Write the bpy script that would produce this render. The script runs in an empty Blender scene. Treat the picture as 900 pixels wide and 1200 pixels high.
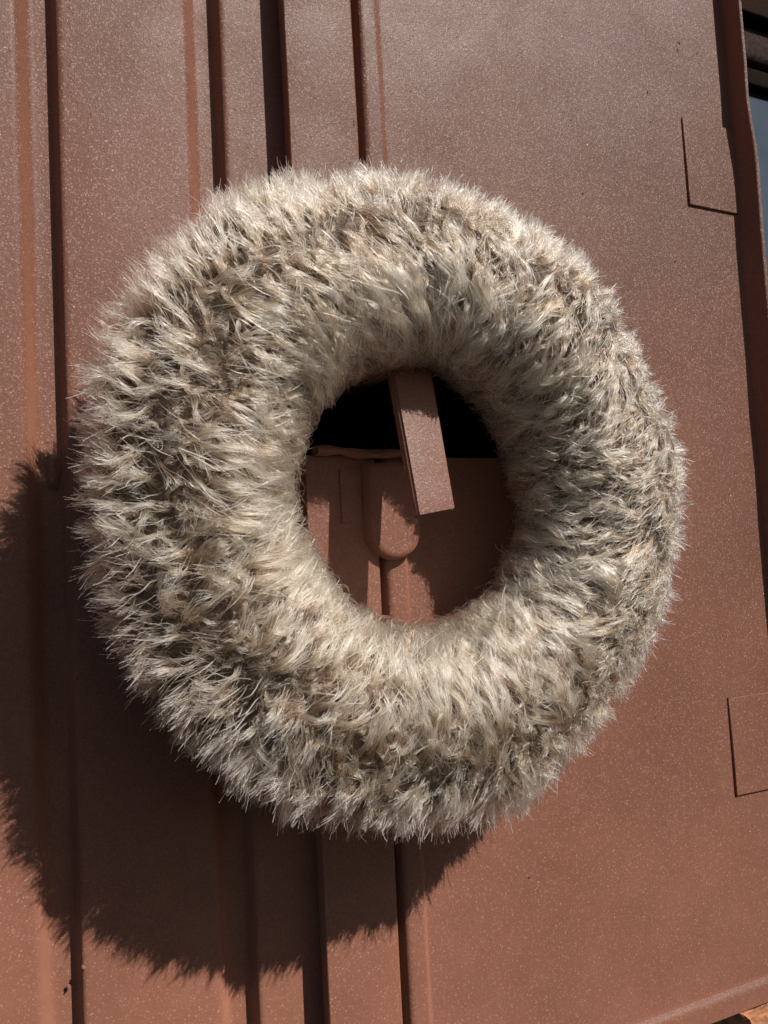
import bpy, bmesh, math, random
import numpy as np
from mathutils import Vector, Matrix

# ------------------------------------------------------------------ camera, sky, sun, exposure
sc = bpy.context.scene
CAM = Vector((-0.228058, -0.465480, -0.041445))
cam_d = bpy.data.cameras.new('camera')
cam = bpy.data.objects.new('camera', cam_d)
sc.collection.objects.link(cam)
rows = [(0.89862328, -0.01797247, 0.43835282),      # world X, Y, Z axes in (right, down, forward)
        (-0.4356852, 0.08078235, 0.89646674),
        (-0.05152289, -0.99656972, 0.06476256)]
m = Matrix([[r[0], -r[1], -r[2]] for r in rows]).to_4x4()
m.translation = CAM
cam.matrix_world = m
cam_d.sensor_fit = 'VERTICAL'
cam_d.sensor_height = 24
cam_d.lens = 24 * 1000 / 1200
cam_d.clip_start = 0.01
cam_d.clip_end = 200
sc.camera = cam

S = Vector((0.49, -1.0, .96)).normalized()          # towards the sun
w = bpy.data.worlds.new('World'); sc.world = w; w.use_nodes = True
wn = w.node_tree.nodes; wl = w.node_tree.links
sky = wn.new('ShaderNodeTexSky'); sky.sky_type = 'NISHITA'; sky.sun_disc = False
sky.sun_elevation = math.asin(S.z)
sky.sun_rotation = math.atan2(S.x, S.y)
wl.new(sky.outputs[0], wn['Background'].inputs[0])
wn['Background'].inputs[1].default_value = 0.05
sd = bpy.data.lights.new('sun', 'SUN'); so = bpy.data.objects.new('sun', sd)
sc.collection.objects.link(so)
sd.energy = 5.0; sd.angle = math.radians(0.55); sd.color = (1.0, 0.955, 0.89)
so.rotation_euler = S.to_track_quat('Z', 'Y').to_euler()
so.location = S * 3
sc.view_settings.view_transform = 'Standard'
sc.view_settings.look = 'None'
sc.view_settings.gamma = 1
sc.view_settings.exposure = 0.25
sc.cycles.use_denoising = True
sc.cycles.use_adaptive_sampling = False
sc.cycles.max_bounces = 8
sc.cycles.transparent_max_bounces = 8

# ------------------------------------------------------------------ helpers
C = sc.collection
def thing(name, label, cat, loc=(0, 0, 0), group=None):
    o = bpy.data.objects.new(name, None); C.objects.link(o); o.location = loc
    o.empty_display_size = 0.02
    o['label'] = label; o['category'] = cat
    if group: o['group'] = group
    return o
def link(name, me, mat, parent=None, label=None):
    o = bpy.data.objects.new(name, me); C.objects.link(o)
    if mat: me.materials.append(mat)
    if parent is not None:
        o.parent = parent
        off = Vector(parent.location)
        p = parent.parent
        while p is not None:
            off += Vector(p.location); p = p.parent
        o.location = -off                     # mesh data are in world coordinates
    if label: o['label'] = label
    return o
def mesh(name, verts, faces, smooth=True):
    me = bpy.data.meshes.new(name); me.from_pydata([tuple(v) for v in verts], [], faces); me.update()
    if smooth: me.polygons.foreach_set('use_smooth', [True] * len(me.polygons))
    return me
def true(x, z, h):                            # point seen at (x, z) on the door plane, standing h in front of it
    k = 1 - h / -CAM.y
    return CAM.x + (x - CAM.x) * k, CAM.z + (z - CAM.z) * k

def fillet(pts, rad, n=5):
    out = [Vector(pts[0])]
    for i in range(1, len(pts) - 1):
        a, b, c = Vector(pts[i - 1]), Vector(pts[i]), Vector(pts[i + 1])
        r = rad[i] if isinstance(rad, (list, tuple)) else rad
        u, v = (a - b), (c - b); lu, lv = u.length, v.length
        t = min(r, lu * .48, lv * .48)
        p, q = b + u / lu * t, b + v / lv * t
        for k in range(n + 1):
            s = k / n
            out.append((1 - s) ** 2 * p + 2 * s * (1 - s) * b + s * s * q)
    out.append(Vector(pts[-1]))
    return out
def sheet(name, prof, zs, mat, parent, thick=0.0012, skip=None, wob=0.0, bend=None):
    """prof: list of (x, y) across the door; extruded along z with thickness behind."""
    P = [Vector((p[0], p[1])) for p in prof]
    nrm = []
    for i in range(len(P)):
        t = (P[min(i + 1, len(P) - 1)] - P[max(i - 1, 0)]).normalized()
        nrm.append(Vector((-t.y, t.x)))       # towards +y for x-going profile
    nP = len(P); V = []; F = []
    for z in zs:
        for p in P:
            V.append((p.x + (bend(p.x, p.y, z) if bend else 0) + wob * math.sin(z * 31 + 1), p.y + wob * math.sin(z * 23 + p.x * 9), z))
    for j in range(len(zs) - 1):
        for i in range(nP - 1):
            if skip and skip((P[i].x + P[i + 1].x) / 2, (zs[j] + zs[j + 1]) / 2): continue
            F.append((j * nP + i, j * nP + i + 1, (j + 1) * nP + i + 1, (j + 1) * nP + i))
    me = mesh(name, V, F)
    o = link(name, me, mat, parent)
    so_ = o.modifiers.new('solid', 'SOLIDIFY'); so_.thickness = thick; so_.offset = -1
    so_.use_rim = True
    es = o.modifiers.new('split', 'EDGE_SPLIT'); es.split_angle = math.radians(38)
    return o

def plate(name, outline, y0, y1, bev, mat, parent, segs=2, label=None):
    """outline (x, z) prism from y0 (back) to y1 (front, smaller), bevelled."""
    bm = bmesh.new()
    f = bm.faces.new([bm.verts.new((x, y0, z)) for x, z in outline])
    r = bmesh.ops.extrude_face_region(bm, geom=[f])
    vs = [v for v in r['geom'] if isinstance(v, bmesh.types.BMVert)]
    for v in vs: v.co.y = y1
    bmesh.ops.recalc_face_normals(bm, faces=bm.faces)
    if bev > 0:
        bmesh.ops.bevel(bm, geom=[e for e in bm.edges if all(abs(v.co.y - y1) < 1e-7 for v in e.verts)],
                        offset=bev, segments=segs, affect='EDGES', profile=.5)
    me = bpy.data.meshes.new(name); bm.to_mesh(me); bm.free()
    me.polygons.foreach_set('use_smooth', [True] * len(me.polygons))
    o = link(name, me, mat, parent, label)
    md = o.modifiers.new('norm', 'WEIGHTED_NORMAL'); md.keep_sharp = True
    return o

# ------------------------------------------------------------------ materials
def new_mat(name):
    mt = bpy.data.materials.new(name); mt.use_nodes = True
    nt = mt.node_tree; return mt, nt, nt.nodes, nt.links, nt.nodes['Principled BSDF']

def paint_mat():
    mt, nt, N, L, B = new_mat('brown_hammered_paint')
    tc = N.new('ShaderNodeTexCoord')
    def noise(scale, detail=2, rough=.5):
        n = N.new('ShaderNodeTexNoise'); n.inputs['Scale'].default_value = scale
        n.inputs['Detail'].default_value = detail; n.inputs['Roughness'].default_value = rough
        L.new(tc.outputs['Object'], n.inputs['Vector']); return n
    def math_(op, a, b=None):
        n = N.new('ShaderNodeMath'); n.operation = op
        for i, v in enumerate((a, b)):
            if v is None: continue
            if hasattr(v, 'links'): L.new(v, n.inputs[i])
            else: n.inputs[i].default_value = v
        return n.outputs[0]
    def maprange(v, a, b, c, d):
        n = N.new('ShaderNodeMapRange'); L.new(v, n.inputs[0])
        for i, x in enumerate((a, b, c, d)): n.inputs[i + 1].default_value = x
        return n.outputs[0]
    # colour: worn brown paint, faint blotches, rusty runs in the grooves
    big = noise(7, 4, .6); mid = noise(60, 4, .65)
    cr = N.new('ShaderNodeValToRGB'); L.new(big.outputs[0], cr.inputs[0])
    cr.color_ramp.elements[0].position = .3; cr.color_ramp.elements[0].color = (.200, .083, .054, 1)
    cr.color_ramp.elements[1].position = .7; cr.color_ramp.elements[1].color = (.262, .110, .070, 1)
    mx = N.new('ShaderNodeMixRGB'); mx.blend_type = 'MULTIPLY'
    L.new(maprange(mid.outputs[0], .35, .75, 0, .22), mx.inputs[0])
    L.new(cr.outputs[0], mx.inputs[1]); mx.inputs[2].default_value = (.62, .55, .5, 1)
    # sparse dirt specks
    vo = N.new('ShaderNodeTexVoronoi'); vo.inputs['Scale'].default_value = 26
    wv = N.new('ShaderNodeVectorMath'); wv.operation = 'ADD'
    L.new(tc.outputs['Object'], wv.inputs[0])
    nn = noise(420, 3); sc3 = N.new('ShaderNodeVectorMath'); sc3.operation = 'SCALE'
    L.new(nn.outputs['Color'], sc3.inputs[0]); sc3.inputs['Scale'].default_value = .004
    L.new(sc3.outputs[0], wv.inputs[1]); L.new(wv.outputs[0], vo.inputs['Vector'])
    sep = N.new('ShaderNodeSeparateColor'); L.new(vo.outputs['Color'], sep.inputs[0])
    speck = math_('MULTIPLY', math_('GREATER_THAN', sep.outputs[0], .86),
                  math_('LESS_THAN', vo.outputs['Distance'], .045))
    mx2 = N.new('ShaderNodeMixRGB'); L.new(math_('MULTIPLY', speck, .75), mx2.inputs[0])
    L.new(mx.outputs[0], mx2.inputs[1]); mx2.inputs[2].default_value = (.05, .03, .02, 1)
    L.new(mx2.outputs[0], B.inputs['Base Color'])
    rg = maprange(noise(25, 3).outputs[0], .3, .7, .42, .56)
    L.new(rg, B.inputs['Roughness'])
    B.inputs['IOR'].default_value = 1.29
    B.inputs['Diffuse Roughness'].default_value = 1.0
    # relief: orange peel plus fine spray droplets
    n1 = noise(1150, 2, .6); n2 = noise(330, 2, .5)
    v2 = N.new('ShaderNodeTexVoronoi'); v2.inputs['Scale'].default_value = 300
    L.new(tc.outputs['Object'], v2.inputs['Vector'])
    s2 = N.new('ShaderNodeSeparateColor'); L.new(v2.outputs['Color'], s2.inputs[0])
    drop = math_('MULTIPLY', maprange(v2.outputs['Distance'], 0, .38, 1, 0), math_('POWER', s2.outputs[0], 3))
    h = math_('ADD', math_('ADD', math_('MULTIPLY', n1.outputs[0], .55), math_('MULTIPLY', n2.outputs[0], .22)),
              math_('MULTIPLY', drop, .5))
    bp = N.new('ShaderNodeBump'); bp.inputs['Strength'].default_value = 1
    bp.inputs['Distance'].default_value = .00042
    L.new(h, bp.inputs['Height']); L.new(bp.outputs[0], B.inputs['Normal'])
    # metallic flakes in the lacquer: tiny mirrors, each with a tilt of its own
    geo = N.new('ShaderNodeNewGeometry')
    out = N['Material Output']; prev = B.outputs[0]
    for scale, dens, rad_, tilt, rough, amt in ((1000, .95, .55, 1.1, .64, .12), (400, .12, .20, .9, .52, .07), (215, .06, .11, .8, .46, .11)):
        vf = N.new('ShaderNodeTexVoronoi'); vf.inputs['Scale'].default_value = scale
        L.new(tc.outputs['Object'], vf.inputs['Vector'])
        sf = N.new('ShaderNodeSeparateColor'); L.new(vf.outputs['Color'], sf.inputs[0])
        mask = math_('MULTIPLY', math_('LESS_THAN', sf.outputs[1], dens),
                     maprange(vf.outputs['Distance'], rad_, rad_ * .6, 0, amt))
        wn_ = N.new('ShaderNodeTexWhiteNoise'); wn_.noise_dimensions = '3D'
        L.new(vf.outputs['Position'], wn_.inputs['Vector'])
        sub = N.new('ShaderNodeVectorMath'); sub.operation = 'SUBTRACT'
        L.new(wn_.outputs['Color'], sub.inputs[0]); sub.inputs[1].default_value = (.5, .5, .5)
        scl = N.new('ShaderNodeVectorMath'); scl.operation = 'SCALE'; scl.inputs['Scale'].default_value = tilt
        L.new(sub.outputs[0], scl.inputs[0])
        ad = N.new('ShaderNodeVectorMath'); ad.operation = 'ADD'
        L.new(geo.outputs['Normal'], ad.inputs[0]); L.new(scl.outputs[0], ad.inputs[1])
        nm = N.new('ShaderNodeVectorMath'); nm.operation = 'NORMALIZE'; L.new(ad.outputs[0], nm.inputs[0])
        gl = N.new('ShaderNodeBsdfGlossy'); gl.inputs['Roughness'].default_value = rough
        gl.inputs['Color'].default_value = (.56, .44, .38, 1)
        L.new(nm.outputs[0], gl.inputs['Normal'])
        ms = N.new('ShaderNodeMixShader'); L.new(mask, ms.inputs[0]); L.new(prev, ms.inputs[1]); L.new(gl.outputs[0], ms.inputs[2])
        prev = ms.outputs[0]
    L.new(prev, out.inputs[0])
    return mt
PAINT = paint_mat()

def plain(name, col, rough=.6, spec=None, bump=None, metal=0):
    mt, nt, N, L, B = new_mat(name)
    B.inputs['Base Color'].default_value = (*col, 1); B.inputs['Roughness'].default_value = rough
    B.inputs['Metallic'].default_value = metal
    if spec: B.inputs['IOR'].default_value = spec
    tc = N.new('ShaderNodeTexCoord'); n = N.new('ShaderNodeTexNoise')
    L.new(tc.outputs['Object'], n.inputs['Vector'])
    n.inputs['Scale'].default_value = bump[0] if bump else 80; n.inputs['Detail'].default_value = 5
    mx = N.new('ShaderNodeMixRGB'); mx.blend_type = 'MULTIPLY'; mx.inputs[0].default_value = .7
    cr = N.new('ShaderNodeValToRGB'); L.new(n.outputs[0], cr.inputs[0])
    cr.color_ramp.elements[0].position = .35; cr.color_ramp.elements[0].color = (.45, .45, .45, 1)
    cr.color_ramp.elements[1].position = .7; cr.color_ramp.elements[1].color = (1.2, 1.2, 1.2, 1)
    mx.inputs[1].default_value = (*col, 1); L.new(cr.outputs[0], mx.inputs[2]); L.new(mx.outputs[0], B.inputs['Base Color'])
    if bump:
        b = N.new('ShaderNodeBump'); b.inputs['Strength'].default_value = 1; b.inputs['Distance'].default_value = bump[1]
        L.new(n.outputs[0], b.inputs['Height']); L.new(b.outputs[0], B.inputs['Normal'])
    return mt
FRAME = plain('dark_brown_frame_paint', (.020, .009, .006), .8, spec=1.12, bump=(500, .0003))
RAIL = plain('grey_brown_rail_paint', (.045, .032, .028), .9, spec=1.08, bump=(300, .0004))  # grey-brown rail, a lighter tone than the frame
CAVITY = plain('cavity_shade_seal_black', (.014, .009, .007), .9, spec=1.1)  # near-black puts shade into the recess colour; also the black window seal
GLASS = plain('dusty_window_glass', (.02, .03, .034), .04, spec=2.6)
BRICK = plain('broken_red_brick', (.42, .17, .08), .9, bump=(160, .003))
CORE = plain('wreath_yarn_backing', (.11, .075, .052), .9, bump=(400, .002))

# ------------------------------------------------------------------ left door leaf
Zlo, Zhi = -.46, .62
zs = list(np.linspace(Zlo, Zhi, 28))
left = thing('door_leaf', 'left leaf of the brown painted metal door with two pressed vertical grooves', 'door leaf', (-.25, .02, Zlo))
D = .0112
prof = fillet([(-.42, 0), (-.360, 0), (-.3555, D), (-.3428, D), (-.340, 0), (-.2005, 0), (-.1945, D), (-.1829, D), (-.1803, 0), (-.1105, 0), (-.1045, D), (-.0927, D), (-.0903, 0), (-.0850, 0), (.030, 0)],
              [0, .003, .003, .003, .003, .0035, .0035, .002, .0028, .0035, .003, .002, .0028, .0001, 0])
CZ0 = CAM.z + (.0265 - CAM.z) * (1 - .0178 / -CAM.y)
sheet('sheet_panel', prof, sorted(zs + [CZ0 - .002, .107]), PAINT, left, skip=lambda x, z: x > -.0850 and CZ0 - .002 < z < .107)

# ------------------------------------------------------------------ right door leaf with cover strip, flange, hinges, handle
right = thing('door_leaf', 'right leaf of the brown painted metal door with cover strip, latch handle and hinge plates', 'door leaf', (.15, .02, Zlo))
HR = .014                                      # right leaf stands this far in front of the left one
HS = .0178                                     # cover strip
def X(x, h): return true(x, 0, h)[0]
def Zt(z, h): return true(0, z, h)[1]
cut_z0 = Zt(.0265, HS)
cut_z1 = .105
def skipf(x, z): return -.2 < x < .078 and cut_z0 < z < cut_z1
zr = sorted(list(np.linspace(-.343, Zhi, 24)) + [cut_z0, cut_z1])
xb0, xb1 = X(-.0012, HR), X(.0125, HR)
flx = .3072
prof = fillet([(xb0 - .001, .004), (xb0, -HR - .003), (xb1 - .002, -HR - .003), (xb1 + .001, -HR), (.078, -HR), (flx, -HR), (flx + .0005, -.0308), (flx + .0026, -.0316)],
              [0, .003, .004, .003, 0.0005, .0012, .0008, 0])
def kink(x, y, z):
    t = min(1, max(0, (.305 - z) / .05)); t = t * t * (3 - 2 * t)
    return .0042 * t * max(0, (-y - HR) / .017) + .0006 * math.sin(z * 60) * max(0, (-y - HR) / .017)
zb = X
bot = -.343
ro = sheet('sheet_panel', prof, sorted(zr + [.30, .29, .28, .27, .26]), PAINT, right, skip=skipf, bend=kink)
# bottom drip flange flaring outwards
def extr_x(name, prof_yz, xs, mat, parent, thick=.0012):
    V = [(x, p[0], p[1]) for x in xs for p in prof_yz]; n = len(prof_yz)
    F = [(i * n + j, i * n + j + 1, (i + 1) * n + j + 1, (i + 1) * n + j) for i in range(len(xs) - 1) for j in range(n - 1)]
    o = link(name, mesh(name, V, F), mat, parent)
    s_ = o.modifiers.new('solid', 'SOLIDIFY'); s_.thickness = thick; s_.offset = 1
    es = o.modifiers.new('split', 'EDGE_SPLIT'); es.split_angle = math.radians(50)
    return o
fy = fillet([(-HR, bot), (-HR, bot - .0012), (-HR - .0034, bot - .0042), (-HR - .0026, bot - .0165)], [0, .0016, .003, 0])
extr_x('bottom_flange', [(p.x, p.y) for p in fy], list(np.linspace(xb0, flx + .03, 12)), PAINT, right)

# cover strip, undercut on its left edge, interrupted by the recess
xs0 = X(-.0505, HS); xsb = -.0543; xs1 = X(-.0050, HS)
sp = fillet([(xsb, -.0005), (xs0, -HS), (xs1, -HS), (xs1 + .0004, -.002)], [0, .0012, .0012, 0], 3)
sheet('cover_strip', sp, [Zlo] + list(np.linspace(-.4, cut_z0, 10)), PAINT, right, thick=.001, wob=.00025)
sheet('cover_strip', sp, list(np.linspace(cut_z1, Zhi, 10)), PAINT, right, thick=.001, wob=.00025)

# recess behind the handle, coloured near-black; its right end stands in for shade
def box_open(name, x0, x1, y0, y1, z0, z1, mat, parent):
    V = [(x0, y0, z0), (x1, y0, z0), (x1, y0, z1), (x0, y0, z1), (x0, y1, z0), (x1, y1, z0), (x1, y1, z1), (x0, y1, z1)]
    F = [(4, 5, 6, 7), (0, 1, 5, 4), (1, 2, 6, 5), (2, 3, 7, 6), (3, 0, 4, 7)]
    return link(name, mesh(name, V, F, False), mat, parent)
box_open('recess', -.0845, .0785, -.0128, .055, cut_z0 - .0006, cut_z1 + .0006, CAVITY, right)
# rolled lip along the lower edge of the recess
V = []; F = []; nx = 26
for i in range(nx + 1):
    s = i / nx; x = -.052 + s * .075
    zc = cut_z0 + .0012 + .0011 * math.sin(s * 9.5 + .6) - .004 * max(0, s - .45)
    yc = -HS - .0035 - .0012 * math.sin(s * 7)
    rr = .0026 + .0005 * math.sin(s * 23)
    for k in range(8):
        a = k / 8 * 2 * math.pi
        V.append((x, yc + rr * 1.9 * math.cos(a), zc + rr * math.sin(a)))
for i in range(nx):
    for k in range(8):
        F.append((i * 8 + k, i * 8 + (k + 1) % 8, (i + 1) * 8 + (k + 1) % 8, (i + 1) * 8 + k))
F += [tuple(range(8)), tuple(nx * 8 + k for k in range(8))[::-1]]
link('recess_lip', mesh('recess_lip', V, F), PAINT, right)

# round-ended escutcheon over the seam
HT = .026
a0, zt = true(-.0103, .023, HT); a1, _ = true(.0258, .023, HT); _, zb_ = true(0, -.0370, HT)
rad = (a1 - a0) / 2; cx = (a0 + a1) / 2
ol = [(a0, zt), ] + [(cx - rad * math.cos(t), zb_ + rad - rad * math.sin(t)) for t in np.linspace(0, math.pi, 21)] + [(a1, zt)]
plate('escutcheon', ol, -.006, -HT, .0045, PAINT, right, 4)
# small flat plate on the strip
b0, q0 = true(-.0284, .0180, HS + .0012); b1, q1 = true(-.0150, -.0137, HS + .0012)
plate('striker_plate', [(b0, q0), (b0, q1), (b1, q1), (b1, q0)], -HS + .0005, -HS - .0014, .0004, PAINT, right, 1)

# latch handle: flat bar hanging down and outwards from a pivot block
h0, h1 = .060, .079
tl, tz = true(.0094, .0826, h0); tr, _ = true(.0385, .084, h0)
bl, bz = true(.0229, -.0120, h1); br, bz2 = true(.0508, -.0078, h1)
handle_parts = []
bm = bmesh.new()
th = .0075
sec = []
for s in np.linspace(-.18, 1, 9):
    xl = tl + (bl - tl) * s; xr = tr + (br - tr) * s
    zl = tz + (bz - tz) * s; zr_ = tz + .001 + (bz2 - tz - .001) * s; y = -(h0 + (h1 - h0) * s)
    sec.append([bm.verts.new(p) for p in ((xl, y, zl), (xr, y, zr_), (xr, y + th, zr_), (xl, y + th, zl))])
for a, b in zip(sec, sec[1:]):
    for k in range(4): bm.faces.new((a[k], a[(k + 1) % 4], b[(k + 1) % 4], b[k]))
bm.faces.new(sec[0]); bm.faces.new(sec[-1][::-1])
bmesh.ops.recalc_face_normals(bm, faces=bm.faces)
bmesh.ops.bevel(bm, geom=[e for e in bm.edges if len(e.link_faces) == 2 and e.calc_face_angle() > .8], offset=.0015, segments=3, affect='EDGES')
me = bpy.data.meshes.new('handle'); bm.to_mesh(me); bm.free()
me.polygons.foreach_set('use_smooth', [True] * len(me.polygons))
hd = link('handle', me, PAINT, right); hd.modifiers.new('n', 'WEIGHTED_NORMAL')
pv = plate('pivot_block', [(tl + .003, .088), (tl + .003, .072), (tr - .003, .072), (tr - .003, .088)], .040, -h0 + .003, .001, PAINT, hd)

# hinge plates at the right edge
for (x0, z0, z1, sl) in ((.2728, .2930, .2236, 0), (.2745, -.1505, -.2218, 0)):
    xa, za = true(x0, z0, HR + .001); _, zb2 = true(x0, z1, HR + .001)
    jit = .0006
    ol = [(xa, za), (xa + .0002, (za + zb2) / 2), (xa + .0004, zb2), (flx + .0012, zb2 - .0003), (flx + .0012, za - jit)]
    plate('hinge_plate', ol, -HR + .0004, -HR - .0020, .0007, PAINT, right, 2)

# ------------------------------------------------------------------ window beyond the door edge
win = thing('window', 'dark framed window right of the brown door, its dusty glass reflecting blue sky', 'window', (.50, .02, -.3))
def bx(name, x0, x1, y0, y1, z0, z1, mat, parent, bev=.002):
    return plate(name, [(x0, z1), (x0, z0), (x1, z0), (x1, z1)], y1, y0, bev, mat, parent, 2)
bx('outer_frame', .325, .75, -.004, .05, .395, .62, FRAME, win)
bx('top_rail', .325, .75, .006, .045, .362, .394, RAIL, win, .008)
bx('side_jamb', .316, .336, .004, .05, -.44, .361, FRAME, win)
bx('glazing_bead', .337, .75, .012, .04, .346, .361, CAVITY, win)
bx('glass_pane', .337, .75, .020, .026, -.44, .3455, GLASS, win, .0005)

# ------------------------------------------------------------------ brick under the door corner
rng = random.Random(4)
bm = bmesh.new()
bmesh.ops.create_grid(bm, x_segments=1, y_segments=1, size=.5)
bm.free()
bm = bmesh.new()
bmesh.ops.create_cube(bm, size=1)
bmesh.ops.subdivide_edges(bm, edges=bm.edges, cuts=9, use_grid_fill=True)
from mathutils import noise as mn
for v in bm.verts:
    v.co = Vector((v.co.x * .2, v.co.y * .06, v.co.z * .065))
    n_ = mn.noise_vector(v.co * 60) * .0035 + mn.noise_vector(v.co * 160) * .002
    v.co += n_ + Vector((.342, .004, -.394))
me = bpy.data.meshes.new('brick'); bm.to_mesh(me); bm.free()
bk = link('brick', me, BRICK)
bk['label'] = 'rough orange brick corner in the shade below the door bottom'; bk['category'] = 'brick'

# ------------------------------------------------------------------ paint blisters and chips
def chip(x, z, y, w_, h_, seed, parent, name='paint_blister'):
    r = random.Random(seed); V = [(x, y - .0012, z)]; n = 11
    for ring, k in ((.55, .0012), (1, -.0002)):
        for i in range(n):
            a = i / n * 2 * math.pi; q = ring * (.7 + .5 * r.random())
            V.append((x + w_ * q * math.cos(a), y - k * (.4 + r.random()), z + h_ * q * math.sin(a)))
    F = [(0, 1 + i, 1 + (i + 1) % n) for i in range(n)]
    F += [(1 + i, 1 + n + i, 1 + n + (i + 1) % n, 1 + (i + 1) % n) for i in range(n)]
    return link(name, mesh(name, V, F), PAINT, parent)
chip(-.1872, .0185, .0092, .0034, .0095, 1, left); chip(-.1868, .0225, .0088, .0015, .005, 7, left); chip(-.1878, .0120, .0088, .0018, .003, 9, left)
chip(-.1790, -.0895, .0004, .0014, .0012, 2, left)
chip(-.1800, -.2330, .0008, .0013, .0013, 3, left)
chip(-.1868, -.2440, .0088, .0010, .0014, 4, left)

DIRT = plain('dirt', (.05, .03, .02), .9, bump=(900, .0004))
for k, (ax_, az_, ww, hh) in enumerate(((.2733, .3468, .0010, .0022), (.2755, .3530, .0016, .0016), (.2940, .3490, .0009, .0006), (.2390, .3060, .0007, .0016),
                                (.1640, .2700, .0006, .0006), (.1700, .2170, .0009, .0008), (.2540, .1770, .0009, .0009), (.2400, .2830, .0006, .0012), (.0750, -.1830, .0006, .0008),
                                (.0890, -.2430, .0012, .0010), (.0090, -.2600, .0005, .0018), (.2990, -.3290, .0008, .0022))):
    xx, zz = true(ax_, az_, HR); chip(xx, zz, -HR + .0009, ww * 1.5, hh * 1.5, 40 + k, right, 'dirt_speck').data.materials[0] = DIRT
xx, zz = true(-.0075, .2350, HS); chip(xx, zz, -HS + .0008, .0006, .0042, 60, right, 'dirt_speck').data.materials[0] = DIRT

# ------------------------------------------------------------------ the wreath
WC = np.array([-.0138, -.070, -.0035]); R = .1194; RO = .0523; RC = .0400
wreath = thing('wreath', 'round fluffy beige faux fur wreath hanging over the door handle', 'wreath', tuple(WC))
nu, nv = 160, 48
V = []; F = []
for i in range(nu):
    a = i / nu * 2 * math.pi
    la = 1 + .045 * math.sin(3 * a + .6) + .03 * math.sin(5 * a + 2.2) + .025 * math.sin(9 * a + .4) + .05 * math.exp(-((a - 2.3) / .5) ** 2)
    for j in range(nv):
        b = j / nv * 2 * math.pi
        p = Vector(((R + RC * math.cos(b)) * math.cos(a), -RC * math.sin(b), (R + RC * math.cos(b)) * math.sin(a)))
        k = mn.noise(p * 45) * .004 + mn.noise(p * 130) * .0015
        q = RC * la + k
        V.append(((R + q * math.cos(b)) * math.cos(a) + WC[0], -q * math.sin(b) + WC[1], (R + q * math.cos(b)) * math.sin(a) + WC[2]))
for i in range(nu):
    for j in range(nv):
        F.append((i * nv + j, i * nv + (j + 1) % nv, ((i + 1) % nu) * nv + (j + 1) % nv, ((i + 1) % nu) * nv + j))
link('core', mesh('core', V, F), CORE, wreath)

g = np.random.default_rng(11)

def lump(a):
    return 1 + .045 * np.sin(3 * a + .6) + .03 * np.sin(5 * a + 2.2) + .025 * np.sin(9 * a + .4) + .05 * np.exp(-((a - 2.3) / .5) ** 2)
def frame_at(P):
    """tube frame at points P (relative to the wreath centre): radius, normal n, ring tangent t, poloidal p (towards inside over the front)"""
    a = np.arctan2(P[:, 2], P[:, 0])
    e = np.stack([np.cos(a), np.zeros_like(a), np.sin(a)], 1)
    t = np.stack([-np.sin(a), np.zeros_like(a), np.cos(a)], 1)
    d = P - e * R
    rho = np.linalg.norm(d, axis=1); n = d / np.maximum(rho, 1e-6)[:, None]
    p = np.cross(t, n)                     # poloidal direction
    phi = np.arctan2(-d[:, 1], (d * e).sum(1))   # 0 outer, 90 front, 180 inner
    return a, rho, n, t, p, phi
def clump(G, A, amt):
    d = ((G[:, None, 0] - A[None, :, 0]) ** 2).sum(2); k = d.argmin(1)
    s = np.linspace(0, 1, G.shape[1])[None, :, None]
    return G + (A[k] - G) * (amt * s ** 1.1)
def wob(a, b, seed, f=3, octs=3):
    r = np.random.default_rng(seed); s = 0
    for o in range(octs):
        for _ in range(3):
            k1 = r.integers(-f * 2 ** o, f * 2 ** o + 1); k2 = r.integers(-max(1, f * 2 ** o // 3), max(1, f * 2 ** o // 3) + 1)
            s = s + np.sin(k1 * a + k2 * b + r.uniform(0, 6.28)) / (1.5 ** o)
    return s / 3.2
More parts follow.
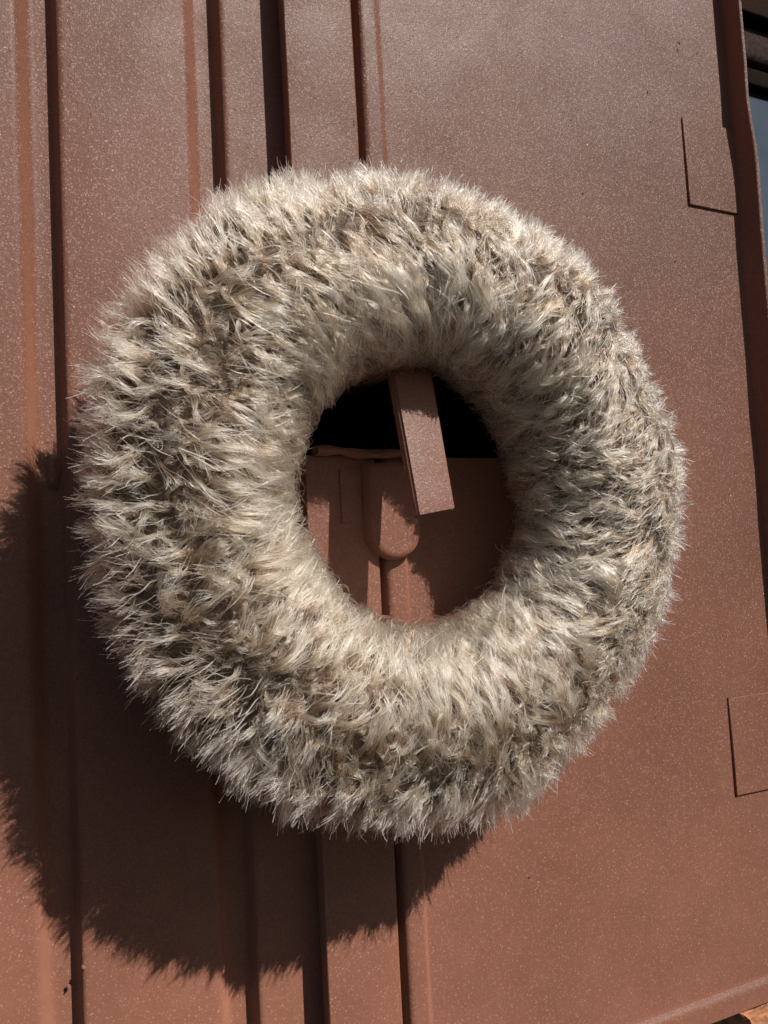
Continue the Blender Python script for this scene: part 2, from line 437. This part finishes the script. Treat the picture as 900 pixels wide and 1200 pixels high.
def make_guides(N, knot):
    a = g.uniform(0, 2 * np.pi, N)
    phi = np.radians(g.uniform(-80, 262, N))
    part = np.radians(64) + .16 * wob(a, a * 0, 5, 5)
    if knot:
        phi = part + .6 + g.normal(0, 1.05, N)
    e = np.stack([np.cos(a), 0 * a, np.sin(a)], 1)
    rc = RC * lump(a) - .001
    P = e * (R + rc * np.cos(phi))[:, None]; P[:, 1] = -rc * np.sin(phi)
    _, _, n, t, p, _ = frame_at(P)
    if (p[:, 1] * np.where(np.cos(phi) > 0, 1, 0)).sum() > 0: sgn = -1.0   # p must grow phi
    else: sgn = 1.0
    inner = phi > part + .22 * wob(a, phi, 77, 12) + g.normal(0, .22, N)
    side = np.where(inner, 1.0, -1.0)
    # strands nearly reaching the outer silhouette stand up, the others lie down
    er = np.where(inner, .40 + .28 * wob(a, phi, 8, 12) + .2 * g.normal(size=N), .62 + .2 * np.clip(1 - np.abs(phi) / .7, 0, 1))
    er = er + np.where(inner & (phi > 2.7), .28, 0)
    L = np.where(inner, g.uniform(.022, .038, N), g.uniform(.012, .019, N))
    rightside = np.clip(np.cos(a - .25), 0, 1)        # the right half is shorter and curlier
    L *= 1 - .15 * rightside
    L *= np.where(inner, 1 + .16 * np.exp(-((a - .75) / .45) ** 2) + .14 * np.exp(-((a - 3.9) / .4) ** 2) + .22 * np.exp(-((a - 3.15) / .35) ** 2) + .30 * np.exp(-((a - 2.0) / .4) ** 2), 1)
    L *= np.where(inner, .87, 1 + .30 * np.clip(-np.cos(a), 0, 1))
    L *= 1 + .16 * wob(a, phi, 55, 8)
    tw = .45 * wob(a, phi, 21, 14) + .55 * g.normal(size=N)
    upl = np.exp(-((a - 2.05) / .55) ** 2)             # upper left sweeps clockwise
    tw += np.where(inner, -.75 * upl, -.1)
    tw += -.95 * np.clip(np.cos(a - .05), 0, 1) ** 2 * np.exp(-((phi - 1.15) / .75) ** 2)
    lowr = np.exp(-((a - 5.0) / .7) ** 2)
    tw += np.where(inner, 0, -.55 * lowr)
    curl = .17 + .2 * rightside + .10 * g.random(N)
    if knot:
        L *= g.uniform(.4, .75, N); curl = curl + g.uniform(.5, 1.1, N); er = er + .15; tw += g.normal(0, .8, N)
    K = 9
    ax = g.normal(size=(N, 3)); ax /= np.linalg.norm(ax, axis=1)[:, None]
    ph = g.uniform(0, 6.28, N); fr = g.uniform(3, 6.5, N) * (1.7 if knot else 1)
    phi_root = phi; e_out = e + np.array([0, -1, 0]) * (.55 + .55 * np.clip(-(np.cos(a) + np.sin(a)) / 1.4, 0, 1))[:, None]
    L = L * np.where(inner, 1, np.clip(1.0 + phi_root * .55, .5, 1.0))
    pts = [P.copy()]; step = L / (K - 1)
    side_ = side * sgn
    for k in range(1, K):
        s = k / (K - 1)
        _, rho, n, t, p, _ = frame_at(P)
        up = er * (1.75 - 2.0 * s) + .12 * (RC + .004 > rho)
        up = np.where(inner, np.where(rho > RO - .003, np.minimum(up, -.05), up), er * (1.35 - .55 * s))
        wrap = np.where(inner, 1.0, np.clip((phi_root - .25) / .9, .0, 1.0))
        d = n * up[:, None] + e_out * ((1 - wrap) * .55)[:, None] + p * wrap[:, None] * (side_ * (.55 + .65 * s))[:, None] + t * tw[:, None]
        c1 = np.cross(d, ax); c1 /= np.linalg.norm(c1, axis=1)[:, None] + 1e-6
        c2 = np.cross(d, c1); c2 /= np.linalg.norm(c2, axis=1)[:, None] + 1e-6
        d = d + (c1 * np.cos(ph + fr * s * 1.6)[:, None] + c2 * np.sin(ph + fr * s * 1.6)[:, None]) * curl[:, None]
        d /= np.linalg.norm(d, axis=1)[:, None]
        P = P + d * step[:, None]
        pts.append(P.copy())
    return np.stack(pts, 1)                 # N, K, 3
def strands(G, per, spread, fan, seedtint, K=9):
    N = len(G)
    G = np.repeat(G, per, 0); M = len(G)
    # offsets in a plane across the guide
    o = g.normal(size=(M, 3)) * spread
    f = g.normal(size=(M, 3)) * fan
    s = np.linspace(0, 1, K)[None, :, None]
    prof_ = (1 - s) ** 1.2 * 1.0 + .14
    cut = g.uniform(.72, 1.05, M)[:, None, None]
    pos = G[:, :1] + 0
    # shorten: resample along guide
    tt = (np.linspace(0, 1, K)[None, :] * cut[:, :, 0] * (K - 1)).clip(0, K - 1.001)
    i0 = tt.astype(int); fr = (tt - i0)[..., None]
    ar = np.arange(M)[:, None]
    pos = G[ar, i0] * (1 - fr) + G[ar, np.minimum(i0 + 1, K - 1)] * fr
    jit = np.cumsum(g.normal(size=(M, K, 3)) * .00014, 1)
    wvp = g.uniform(0, 6.28, (M, 1)); wv = np.sin(wvp + np.linspace(0, 1, K)[None] * g.uniform(4, 9, (M, 1)))[..., None] * g.normal(size=(M, 1, 3)) * .0004
    pos = pos + o[:, None] * prof_ + f[:, None] * s ** 2.0 + jit + wv * s
    return pos, np.repeat(seedtint, per)
K = 9
A1 = make_guides(1150, False)
G1 = make_guides(5200, False); G2 = make_guides(3300, True); G3 = make_guides(9500, False)
am = g.uniform(.2, .8, (len(G1), 1, 1))
G1 = np.concatenate([clump(G1[i:i + 800], A1, am[i:i + 800]) for i in range(0, len(G1), 800)])
t1 = g.random(len(G1)); t2 = g.random(len(G2)) * .5; t3 = g.random(len(G3))
a1_, b1_ = strands(G1, 16, .0012, .0017, t1)
a2_, b2_ = strands(G2, 13, .0007, .0008, t2)
a3_, b3_ = strands(G3, 2, .0020, .0022, t3)
pos = np.concatenate([a1_, a2_, a3_]).astype(np.float32); tint = np.concatenate([b1_, b2_, b3_]); thick = g.random(len(tint)) < .30
thick[-len(b3_):] = g.random(len(b3_)) < .6
tint = np.where(thick, .62 + .38 * g.random(len(tint)), .45 * tint + .35 * g.random(len(tint))).astype(np.float32)
# keep the strands out of the door and off the handle's face
pos += WC.astype(np.float32)
yl = np.where(pos[..., 0] > -.057, -HR - .0045, -.001)
pos[..., 1] = np.minimum(pos[..., 1], yl - .0)
Mn = len(pos)
hc = bpy.data.hair_curves.new('fur')
hc.add_curves([K] * Mn)
hc.position_data.foreach_set('vector', pos.reshape(-1))
rad_ = ((1 - np.linspace(0, 1, K)[None, :] ** 3) * .00010 + .00007) * np.where(thick, g.uniform(1.15, 1.75, Mn), g.uniform(.6, .95, Mn))[:, None]
ra = hc.attributes.get('radius') or hc.attributes.new('radius', 'FLOAT', 'POINT')
ra.data.foreach_set('value', rad_.astype(np.float32).reshape(-1))
ta = hc.attributes.new('tint', 'FLOAT', 'CURVE'); ta.data.foreach_set('value', tint)
sa = hc.attributes.new('along', 'FLOAT', 'POINT')
sa.data.foreach_set('value', np.tile(np.linspace(0, 1, K), Mn).astype(np.float32))

def fur_mat():
    mt = bpy.data.materials.new('beige_faux_fur'); mt.use_nodes = True
    N = mt.node_tree.nodes; L = mt.node_tree.links; N.clear()
    out = N.new('ShaderNodeOutputMaterial')
    h = N.new('ShaderNodeBsdfHairPrincipled'); h.parametrization = 'COLOR'
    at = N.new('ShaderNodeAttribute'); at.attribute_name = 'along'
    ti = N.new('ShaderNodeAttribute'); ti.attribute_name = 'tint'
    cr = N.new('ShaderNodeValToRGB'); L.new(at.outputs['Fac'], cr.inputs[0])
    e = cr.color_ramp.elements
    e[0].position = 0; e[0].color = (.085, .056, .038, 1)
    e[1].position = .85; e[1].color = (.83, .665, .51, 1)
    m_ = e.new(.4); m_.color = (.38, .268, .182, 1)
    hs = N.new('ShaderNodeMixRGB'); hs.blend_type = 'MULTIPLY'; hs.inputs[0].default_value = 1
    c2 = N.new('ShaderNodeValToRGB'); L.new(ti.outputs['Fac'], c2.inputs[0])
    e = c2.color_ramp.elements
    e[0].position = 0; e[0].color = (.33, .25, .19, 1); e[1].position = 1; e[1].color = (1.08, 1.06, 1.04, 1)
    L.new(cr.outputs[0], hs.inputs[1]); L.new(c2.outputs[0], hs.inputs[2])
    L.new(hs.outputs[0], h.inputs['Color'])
    h.inputs['Roughness'].default_value = .24
    h.inputs['Radial Roughness'].default_value = .5
    h.inputs['Random Roughness'].default_value = .2
    L.new(h.outputs[0], out.inputs[0])
    return mt
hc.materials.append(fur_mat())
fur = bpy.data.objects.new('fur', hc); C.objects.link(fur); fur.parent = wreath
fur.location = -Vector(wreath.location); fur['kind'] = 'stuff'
print('strands', Mn)
